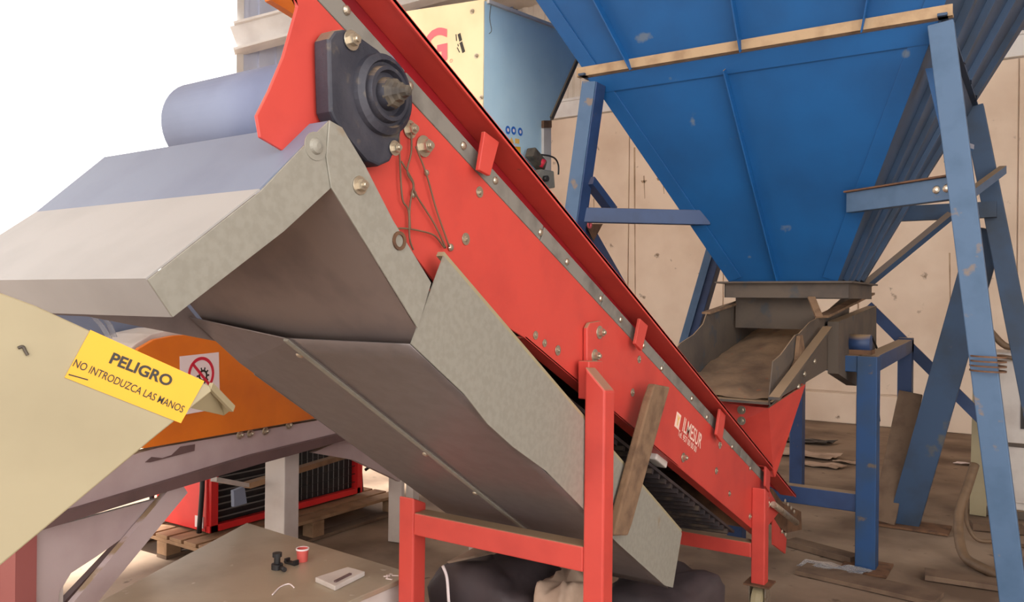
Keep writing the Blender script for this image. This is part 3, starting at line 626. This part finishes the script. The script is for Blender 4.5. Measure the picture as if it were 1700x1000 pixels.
MB().cyl(oX(893, 268, XM + .06), oX(904, 273, XM + .1), .03, 14).build('red_cap', 'redink', kn)
MB().tube(pX([(898, 257), (912, 259), (922, 264), (927, 275), (927, 290)], XM + .05), .006).build('cable', 'black', sm)
ve = MB(); MB().prism(pX([(890, 292), (900, 281), (920, 284), (922, 312), (905, 314)], XM + .1), (-.1, 0, 0)).build('valve_block', 'galv', sm, bev=.008)
MB().cyl(oX(903, 297, XM + .1), oX(903, 297, XM + .1) + V((.03, 0, 0)), .02, 14).build('knob', 'black', sm)

# ================================================================== SEPARATOR MACHINE (pinkish frame, orange guard)
mdir = rgt * math.sin(math.radians(23)) + fw * math.cos(math.radians(23))
mnor = rgt * math.cos(math.radians(23)) - fw * math.sin(math.radians(23))
MO = at(270, 738, 3.4)
def oM(x, y, off=0): return onp(x, y, MO + mnor * off, mnor)
def pM(l, off=0): return [oM(a, b, off) for a, b in l]
sepb = oM(400, 800); sep = thing('separator_machine', 'pinkish grey machine frame with orange belt guard, behind the cream plate', 'machine', (sepb.x, sepb.y, 0))
gpx = [(240, 745), (196, 690), (196, 630), (212, 598), (232, 578), (256, 564), (290, 557), (350, 555), (470, 556), (530, 580), (585, 640), (600, 682)]
MB().prism(pM(gpx, .02), mnor * -.02).build('belt_guard', 'orange', sep, 'orange belt guard plate', bev=.003)
MB().prism(pM([(230, 745), (186, 690), (186, 625), (204, 590), (226, 570), (252, 555), (290, 546), (352, 545), (475, 546), (540, 570), (595, 632), (610, 682)], -.01), mnor * -.22).build('guard_rim', 'offwhite', sep, bev=.004)
MB().prism(pM([(298, 592), (363, 585), (365, 678), (300, 690)], .0215), mnor * .001).build('warning_label', 'white', sep)
sc = oM(334, 622, .023)
rr = .078
MB().ring(sc, mnor, rr * .82, rr, .001).build('prohibition_ring', 'redink', sep)
MB().beam(sc + (mdir * -1 + upv) * rr * .62, sc + (mdir - upv) * rr * .62, rr * .16, .002, (mdir + upv)).build('prohibition_bar', 'redink', sep)
gc = oM(337, 624, .0225); gm = MB().ring(gc, mnor, rr * .22, rr * .34, .0008, 24)
for k in range(10):
    a = 2 * math.pi * k / 10; dr = mdir * math.cos(a) + upv * math.sin(a); gm.beam(gc + dr * rr * .32, gc + dr * rr * .48, rr * .1, .001, mnor.cross(dr))
gm.build('gear_symbol', 'ink', sep)
MB().cyl(oM(492, 640, .02), oM(492, 640, .0225), .062, 32).build('decal_rim', 'ink', sep)
MB().cyl(oM(492, 640, .022), oM(492, 640, .024), .055, 32).build('decal_disc', 'yellow', sep)
# main side rail
MB().prism(pM([(60, 800), (262, 744), (610, 684), (625, 715), (600, 714), (420, 757), (240, 812), (60, 868)]), mnor * -.05).build('side_rail', 'pink', sep)
MB().prism(pM([(60, 866), (240, 811), (420, 756), (620, 707), (622, 718), (420, 774), (240, 828), (60, 884)], .03), mnor * -.10).build('lower_rail', 'brownrail', sep)
MB().prism(pM([(241, 768), (252, 759), (270, 761), (285, 756), (300, 742), (324, 738), (323, 749), (250, 768)], .004), mnor * -.002).build('torn_label', 'brownrail', sep)
for x, y in ((398, 722), (415, 720), (440, 716), (479, 706)): inst(BOLT, 'bolt', sep, oM(x, y, .003), mnor, .022)
# posts, knee bracket, gusset
def post(px, dx, y0, m, wd=.1, off=-.02):
    a = oM(px, y0, off); b = V((a.x, a.y, 0)); return MB().beam(b, a, wd, dx, mnor).build('post', m, sep, bev=.004)
post(469, .12, 738, 'offwhite', .13, -.14); post(659, .04, 745, 'offwhite', .1, -.1)
MB().prism(pM([(520, 752), (600, 716), (668, 768), (664, 800), (652, 794), (588, 764)], -.03), mnor * -.03).build('knee_bracket', 'pink', sep)
MB().prism(pM([(92, 874), (285, 822), (272, 842), (240, 868), (158, 926), (118, 952), (98, 985), (95, 1060), (40, 1060), (40, 890)], -.02), mnor * -.02).build('gusset', 'pink', sep)
MB().beam(oM(300, 806, -.0), oM(96, 1050, -.0), .028, .09, mnor).build('diagonal', 'pink', sep)
MB().beam(oM(262, 842, -.06), oM(72, 1046, -.06), .03, .06, mnor).build('diagonal', 'brownrail', sep)
a = oM(28, 880, -.05); MB().beam((a.x, a.y, 0), a + V((0, 0, .3)), .1, .08, mnor).build('post', 'pinkred', sep)
a = oM(70, 880, -.08); MB().beam((a.x, a.y, 0), a + V((0, 0, .2)), .1, .1, mnor).build('post', 'offwhite', sep)
a = oM(410, 806, -.25); b_ = oM(574, 756, -.25); MB().beam(a, b_, .05, .03).build('rail', 'wood', sep)
a2 = oM(355, 796, -.1); MB().beam(a2, a, .03, .02).build('rail', 'offwhite', sep)
MB().prism(pM([(388, 815), (406, 808), (410, 836), (389, 842)], -.28), mnor * -.02).build('hanger_plate', 'galvdull', sep)
# dark sieve box above the guard
MB().prism(pM([(-60, 470), (640, 470), (640, 680), (-60, 760)], -.26), mnor * -.8).build('sieve_box', 'galvdull', sep)
fm_ = MB()
for path in ([(120, 517), (150, 522), (168, 540), (182, 562)], [(170, 524), (182, 540), (190, 560)], [(100, 515), (135, 519), (158, 524)]):
    pts = [oM(x, y, .05) for x, y in path]
    for p, q in zip(pts[:-1], pts[1:]): fm_.beam(p, q, .03, .002, mnor)
fm_.build('plastic_film', 'film', sep)

# ================================================================== CREAM GUARD PLATE with warning sticker
def oG(x, y, off=0): return onp(x, y, at(0, 700, 1.0) + gn * off, gn)
g0, g1, g2 = at(0, 500, 1.0), at(350, 642, 1.16), at(0, 940, .98)
gn = (g1 - g0).cross(g2 - g0).normalized(); gn = gn if gn.dot(CAM - g0) > 0 else -gn
def oG(x, y, off=0): return onp(x, y, g0 + gn * off, gn)
gl = oG(-150, 900)
cg = thing('guard_plate', 'cream metal guard plate with yellow danger sticker at lower left', 'guard', (gl.x, gl.y, 0))
gp = [(-260, 390), (60, 508), (349, 641), (352, 650), (262, 722), (0, 940), (-260, 1160)]
MB().prism([oG(*p) for p in gp], gn * -.006).build('plate', 'cream', cg, bev=.002)
fa, fb = oG(349, 641), oG(320, 676)
tip = at(386, 679, 1.22); tip2 = at(372, 690, 1.24)
MB().prism([oG(349, 641, -.003), at(362, 648, 1.2), tip, tip2, oG(318, 678, -.006)], gn * -.004).build('folded_edge', 'cream', cg)
MB().beam(oG(349, 641, -.003), tip, .006, .01).build('folded_lip', 'cream', cg)
pp = oG(-190, 700, -.04); MB().beam((pp.x, pp.y, 0), pp + V((0, 0, .25)), .06, .06, PX1).build('stand_post', 'cream', cg)
sk_ = [oG(x, y, .0008) for x, y in ((150, 548), (339, 633), (300, 703), (107, 627))]
stk = MB().prism(sk_, gn * .0008).build('danger_sticker', 'yellow', cg, 'yellow sticker reading PELIGRO NO INTRODUZCA LAS MANOS')
def stext(body, pa, pb, pt, m='ink', bold=.02):
    a, b, t = oG(*pa, .002), oG(*pb, .002), oG(*pt, .002)
    xd = (b - a); hd = (t - a); yd = hd - xd.normalized() * hd.dot(xd.normalized())
    text_mesh('sticker_text', body, a, xd, yd, yd.length, m, stk, .0004, bold, fit=xd.length)
stext('PELIGRO', (180, 603), (281, 643), (189, 585), bold=.03)
stext('NO INTRODUZCA LAS MANOS', (120, 608), (302, 686), (126, 596), bold=.004)
MB().beam(oG(114, 622, .002), oG(146, 631, .002), .0015, .0006, upv).build('fine_print', 'ink', stk)
MB().tube([oG(30, 578, .002), oG(38, 576, .002), oG(42, 583, .002), oG(46, 590, .002)], .002).build('scuff', 'grease', cg)

# ================================================================== STEEL BOX with items on top
ZB = .56
F0, R0_ = oZ(410, 868, ZB), oZ(676, 950, ZB)
bx = thing('steel_box', 'low wide steel box with flat dusty top, under the separator', 'box', (-2.4, 1.9, 0))
FR_ = V((-1.99, 1.3, ZB)); FL_ = V((-2.58, 1.28, ZB)); R0_ = V((-1.995, R0_.y, ZB))
MB().prism([F0, R0_, FR_, FL_], (0, 0, -.02)).build('lid', 'tabletop', bx, bev=.003)
ins = [p.lerp((F0 + R0_ + FR_ + FL_) / 4, .05) for p in (F0, R0_, FR_, FL_)]
MB().prism([V((p.x, p.y, 0)) for p in ins], (0, 0, ZB - .02)).build('body', 'offwhite', bx)
hk = [oZ(x, y, ZB) for x, y in ((523, 967), (577, 949), (606, 957), (556, 982))]
ha = MB().prism(hk, (0, 0, .018)).build('hatch_plate', 'offwhite', loc=sum(hk, V((0, 0, 0))) / 4, bev=.003)
tag(ha, 'small grey plate lying on the steel box top', 'plate')
MB().beam(oZ(556, 966, ZB + .021), oZ(582, 953, ZB + .021), .01, .006).build('handle', 'brownrail', ha)
cp = oZ(502, 932, ZB)
cup = MB().lathe(cp, upv, [(.02, 0), (.024, .05), (.022, .05), (.018, .004)], 20).build('paper_cup', 'cup', loc=cp); tag(cup, 'small red cup standing on the steel box', 'cup')
MB().ring(cp + V((0, 0, .046)), upv, .022, .026, .006, 20).build('rim', 'white', cup)
p = oZ(460, 945, ZB)
ft_ = MB().lathe(p, upv, [(.022, 0), (.022, .02), (.012, .022), (.012, .045), (.018, .047), (.018, .062), (.008, .064)], 14).build('pipe_fitting', 'black', loc=p); tag(ft_, 'black pipe fitting standing upright on the steel box', 'fitting')
MB().cyl(p + V((.02, 0, .01)), p + V((.055, -.01, .01)), .009, 10).build('spigot', 'black', ft_)
p = oZ(484, 937, ZB); cl = MB().box(p + V((-.03, -.012, 0)), p + V((.03, .012, .008))).box(p + V((-.03, -.012, .008)), p + V((-.02, .012, .02))).box(p + V((.02, -.012, .008)), p + V((.03, .012, .02))).build('clamp', 'black', loc=p, bev=.002); tag(cl, 'small black clamp lying beside the red cup', 'clamp')
p = [oZ(x, y, ZB + .003) for x, y in ((452, 988), (465, 975), (480, 970), (488, 976))]
tag(MB().tube(p, .0025).build('wire_offcut', 'white', loc=p[0]), 'thin white wire offcut curled on the steel box', 'wire')
for k in range(12):
    x = 640 + random.random() * 24; y = 955 + random.random() * 12; p = oZ(x, y, ZB + .0015); a = random.random() * 6
    if p.x > -2.03: continue
    tag(MB().beam(p, p + V((math.cos(a), math.sin(a), 0)) * .025, .006, .002).build('swarf', 'white', loc=p), 'pale shaving in the scatter at the right end of the steel box', 'shaving', 'pale shavings on the steel box')

# ================================================================== HEATER on PALLET
hx0, hy0 = -4.25, 3.1
ht = thing('space_heater', 'red space heater with dark grille on a pallet, behind the machine posts', 'heater', (-4.5, 3.75, .145))
hl = 1.3; hh = .55; hz = .16; hw = .55
MB().box((hx0 - hw, hy0, hz), (hx0 - .03, hy0 + .025, hz + hh)).build('side_panel', 'heater', ht, bev=.005)
MB().box((hx0 - hw, hy0 + hl - .025, hz), (hx0 - .03, hy0 + hl, hz + hh)).build('side_panel', 'heater', ht, bev=.005)
MB().box((hx0 - hw, hy0, hz + hh - .02), (hx0 - .03, hy0 + hl, hz + hh)).build('top_panel', 'heater', ht)
MB().box((hx0 - hw + .02, hy0 + .03, hz), (hx0 - .06, hy0 + hl - .03, hz + hh - .03)).build('core', 'black', ht)
for y in (hy0 + .01, hy0 + hl * .44, hy0 + hl - .03): MB().box((hx0 - .04, y, hz), (hx0, y + .05, hz + hh)).build('frame_post', 'heater', ht)
MB().box((hx0 - .04, hy0, hz), (hx0, hy0 + hl, hz + .04)).build('bottom_rail', 'heater', ht)
for k in range(11):
    z = hz + .07 + k * .042; MB().box((hx0 - .03, hy0 + .06, z), (hx0 - .022, hy0 + hl * .44, z + .008)).build('slat', 'grille', ht)
for k in range(8):
    z = hz + .08 + k * .06; MB().box((hx0 - .03, hy0 + hl * .44 + .05, z), (hx0 - .026, hy0 + hl - .03, z + .004)).build('slat', 'black', ht)
for k in range(12):
    y = hy0 + hl * .44 + .08 + k * .05; MB().box((hx0 - .03, y, hz + .05), (hx0 - .026, y + .004, hz + hh - .04)).build('grille_bar', 'grille', ht)
MB().tube([(hx0 - hw, hy0 - .03, hz + .0), (hx0 - hw, hy0 - .03, hz + .35), (hx0 - hw + .1, hy0 - .03, hz + .45), (hx0 - .06, hy0 - .03, hz + .5), (hx0 - .06, hy0 - .03, hz)], .016).build('tube_frame', 'black', ht)
MB().box((hx0 - .14, hy0 - .004, hz + .02), (hx0 - .06, hy0, hz + .09)).build('rating_label', 'white', ht)
MB().tube([(hx0, hy0 + hl + .02, hz + .4), (hx0 + .02, hy0 + hl + .12, hz + .35), (hx0 + .02, hy0 + hl + .14, hz + .22), (hx0, hy0 + hl + .05, hz + .16)], .012).build('cable', 'black', ht)
MB().beam((hx0 - .02, hy0 + hl + .03, hz), (hx0 - .02, hy0 + hl, hz + .3), .03, .02, PX1).build('foot', 'black', ht)
pl = thing('wood_pallet', 'worn wooden pallet under the red heater', 'pallet', (-4.4, 3.7, 0))
px0, px1, py0, py1 = -5.0, -4.02, 2.95, 4.6
for k in range(7):
    x = px0 + k * .142; MB().box((x, py0, .122), (x + .118, py1, .144)).build('deck_board', 'wood', pl, bev=.003)
for y in (py0, (py0 + py1) / 2 - .05, py1 - .1):
    MB().box((px0, y, .1), (px1, y + .1, .122)).build('stringer', 'wood', pl, bev=.003)
    for x in (px0, (px0 + px1) / 2 - .05, px1 - .1): MB().box((x, y, .02), (x + .1, y + .1, .1)).build('block', 'wood', pl, bev=.003)
for x in (px0, (px0 + px1) / 2 - .05, px1 - .1): MB().box((x, py0, 0), (x + .1, py1, .02)).build('bottom_board', 'woodold', pl)

# ================================================================== SACKS under the conveyor
def sack(c, sx, sy, sz, seed):
    m = MB(); NI, NJ = 40, 22
    for j in range(NJ + 1):
        ph = -math.pi / 2 + math.pi * j / NJ
        for i in range(NI):
            th = 2 * math.pi * i / NI
            f = lambda t, e: math.copysign(abs(t) ** e, t)
            x = f(math.cos(ph), .35) * f(math.cos(th), .5); y = f(math.cos(ph), .35) * f(math.sin(th), .5); z = f(math.sin(ph), .5)
            d = 1 + .16 * noise.noise((x * 1.6 + seed, y * 1.6, z * 1.6)) + .05 * noise.noise((x * 5 + seed, y * 5, z * 5))
            m.v.append(V((c[0] + x * sx * d, c[1] + y * sy * d, max(c[2] + sz + z * sz * d, .006))))
    for j in range(NJ):
        for i in range(NI): m.f.append((j * NI + i, j * NI + (i + 1) % NI, (j + 1) * NI + (i + 1) % NI, (j + 1) * NI + i)); m.sm.append(True)
    return m
c = oZ(822, 1000, .5); bag = sack((-1.84, 2.68, 0), .27, .2, .275, 3).build('sack', 'bag'); tag(bag, 'dark bulging sack with pale seam under the red cross bar', 'sack')
MB().tube([oX(735, 940, -1.9), oX(742, 960, -1.89), oX(745, 1000, -1.88), oX(748, 1040, -1.88)], .006).build('seam', 'white', bag)
MB().prism([oX(745, 936, -1.9), oX(790, 912, -1.95), oX(840, 902, -1.95), oX(838, 916, -1.88), oX(790, 926, -1.87)], (-.01, 0, .004)).build('folded_rim', 'bagpale', bag)
bg2 = sack((-1.47, 2.6, 0), .08, .15, .29, 9).build('sack', 'bagpale'); tag(bg2, 'pale creased sack beside the dark one, behind the near red leg', 'sack')
bg3 = sack((-1.4, 3.36, 0), .22, .28, .2, 5).build('sack', 'bag'); tag(bg3, 'black plastic sack on the floor below the trough end', 'sack')

# ================================================================== RIGHT SIDE: cabinet, hose, planks, scraps
cb = oZ(1622, 852, 0)
cab = thing('electrical_cabinet', 'pale electrical cabinet behind the right blue leg', 'cabinet', (cb.x + .5, cb.y + .2, 0))
chz = 1.25
MB().box((cb.x, cb.y, .06), (cb.x + 1.1, cb.y + .45, chz)).build('body', 'offwhite', cab, bev=.01)
MB().box((cb.x - .02, cb.y - .03, 0), (cb.x + 1.12, cb.y + .47, .06)).build('plinth', 'tray', cab)
MB().box((cb.x + .14, cb.y - .02, .12), (cb.x + 1.04, cb.y, chz - .06)).build('door', 'offwhite', cab, bev=.004)
MB().box((cb.x + .28, cb.y - .03, .68), (cb.x + .6, cb.y - .02, 1.06)).build('window', 'glassdark', cab)
MB().box((cb.x + .14, cb.y - .03, .54), (cb.x + 1.04, cb.y - .02, .57)).build('divider', 'tray', cab)
MB().beam((cb.x + .01, cb.y - .06, 0), (cb.x + .03, cb.y - .06, 1.55), .11, .05, PX1).build('corner_post', 'cream', cab)
MB().tube([oY(1640, 545, cb.y - .05), oY(1670, 575, cb.y - .06), oY(1700, 570, cb.y - .05), oY(1730, 560, cb.y)], .025).build('cable', 'hose', cab)
MB().tube([oY(1630, 600, cb.y - .1), oY(1660, 592, cb.y - .08), oY(1700, 600, cb.y - .06)], .015).build('cable', 'hose', cab)
hpth = [(1618, 772), (1606, 810), (1593, 850), (1592, 890), (1602, 925), (1630, 950), (1668, 962), (1720, 965)]
h_ = [oY(x, y, 6.2 - .0 - i * .12) for i, (x, y) in enumerate(hpth)]
h_ = [V((p.x, p.y, max(p.z, .03))) for p in h_]
tag(MB().tube(h_, .03, 12).build('hose', 'hose', loc=(h_[4].x, h_[4].y, 0)), 'thick brown hose looping down beside the cabinet', 'hose')
h_ = [oY(x, y, 6.3) for x, y in ((1612, 790), (1604, 830), (1606, 870), (1622, 898), (1650, 912), (1700, 915))]
h_ = [V((p.x, p.y, max(p.z, .02))) for p in h_]
tag(MB().tube(h_, .013, 10).build('cable', 'hose', loc=(h_[4].x, h_[4].y, 0)), 'thin cable inside the thick hose loop', 'cable')
def floor_plank(a, b, wd, th, label, m='woodold'):
    p, q = oZ(*a, 0), oZ(*b, 0); p.z = q.z = th / 2 + .002
    tag(MB().beam(p, q, wd, th).build('floor_plank', m, bev=.003), label, 'plank')
floor_plank((1330, 948), (1560, 1000), .2, .025, 'dirty board on the floor under the blue stand foot')
floor_plank((1535, 958), (1720, 985), .16, .03, 'dark board on the floor near the right blue leg')
floor_plank((1312, 905), (1420, 935), .12, .04, 'grimy timber lying between conveyor tail and stand leg')
floor_plank((1612, 878), (1700, 886), .12, .05, 'brown timber in front of the electrical cabinet')
def scrap(x, y, s, m, label, cat, group=None, seed=0):
    p = oZ(x, y, 0); mb = MB(); n = 7
    for j in range(n):
        for i in range(n):
            u = (i / (n - 1) - .5) * s * 2.2; v = (j / (n - 1) - .5) * s
            mb.v.append(p + V((u + .3 * v, v, .012 + .05 * s / .2 * abs(noise.noise((u * 9 + seed, v * 9, seed))))))
    for j in range(n - 1):
        for i in range(n - 1): k = j * n + i; mb.f.append((k, k + 1, k + n + 1, k + n)); mb.sm.append(False)
    o = mb.build('scrap_sheet', m, loc=p); sm_ = o.modifiers.new('solid', 'SOLIDIFY'); sm_.thickness = .004; tag(o, label, cat, group)
scrap(1338, 735, .26, 'black', 'dark crumpled sheet on the far floor near the wall', 'scrap', seed=1)
scrap(1332, 757, .3, 'bagpale', 'larger pale crumpled sheet on the far floor, left one', 'scrap', seed=2)
scrap(1358, 774, .2, 'bagpale', 'pale crumpled sheet nearest the stand cross bar', 'scrap', seed=3)
scrap(1410, 770, .12, 'bagpale', 'pale crumpled sheet beside the blue stand leg', 'scrap', seed=4)
scrap(1606, 772, .1, 'white', 'small white scrap beside the brown hose', 'scrap', seed=5)
scrap(1385, 948, .16, 'film', 'clear plastic scrap at the foot of the blue stand leg', 'scrap', seed=6)
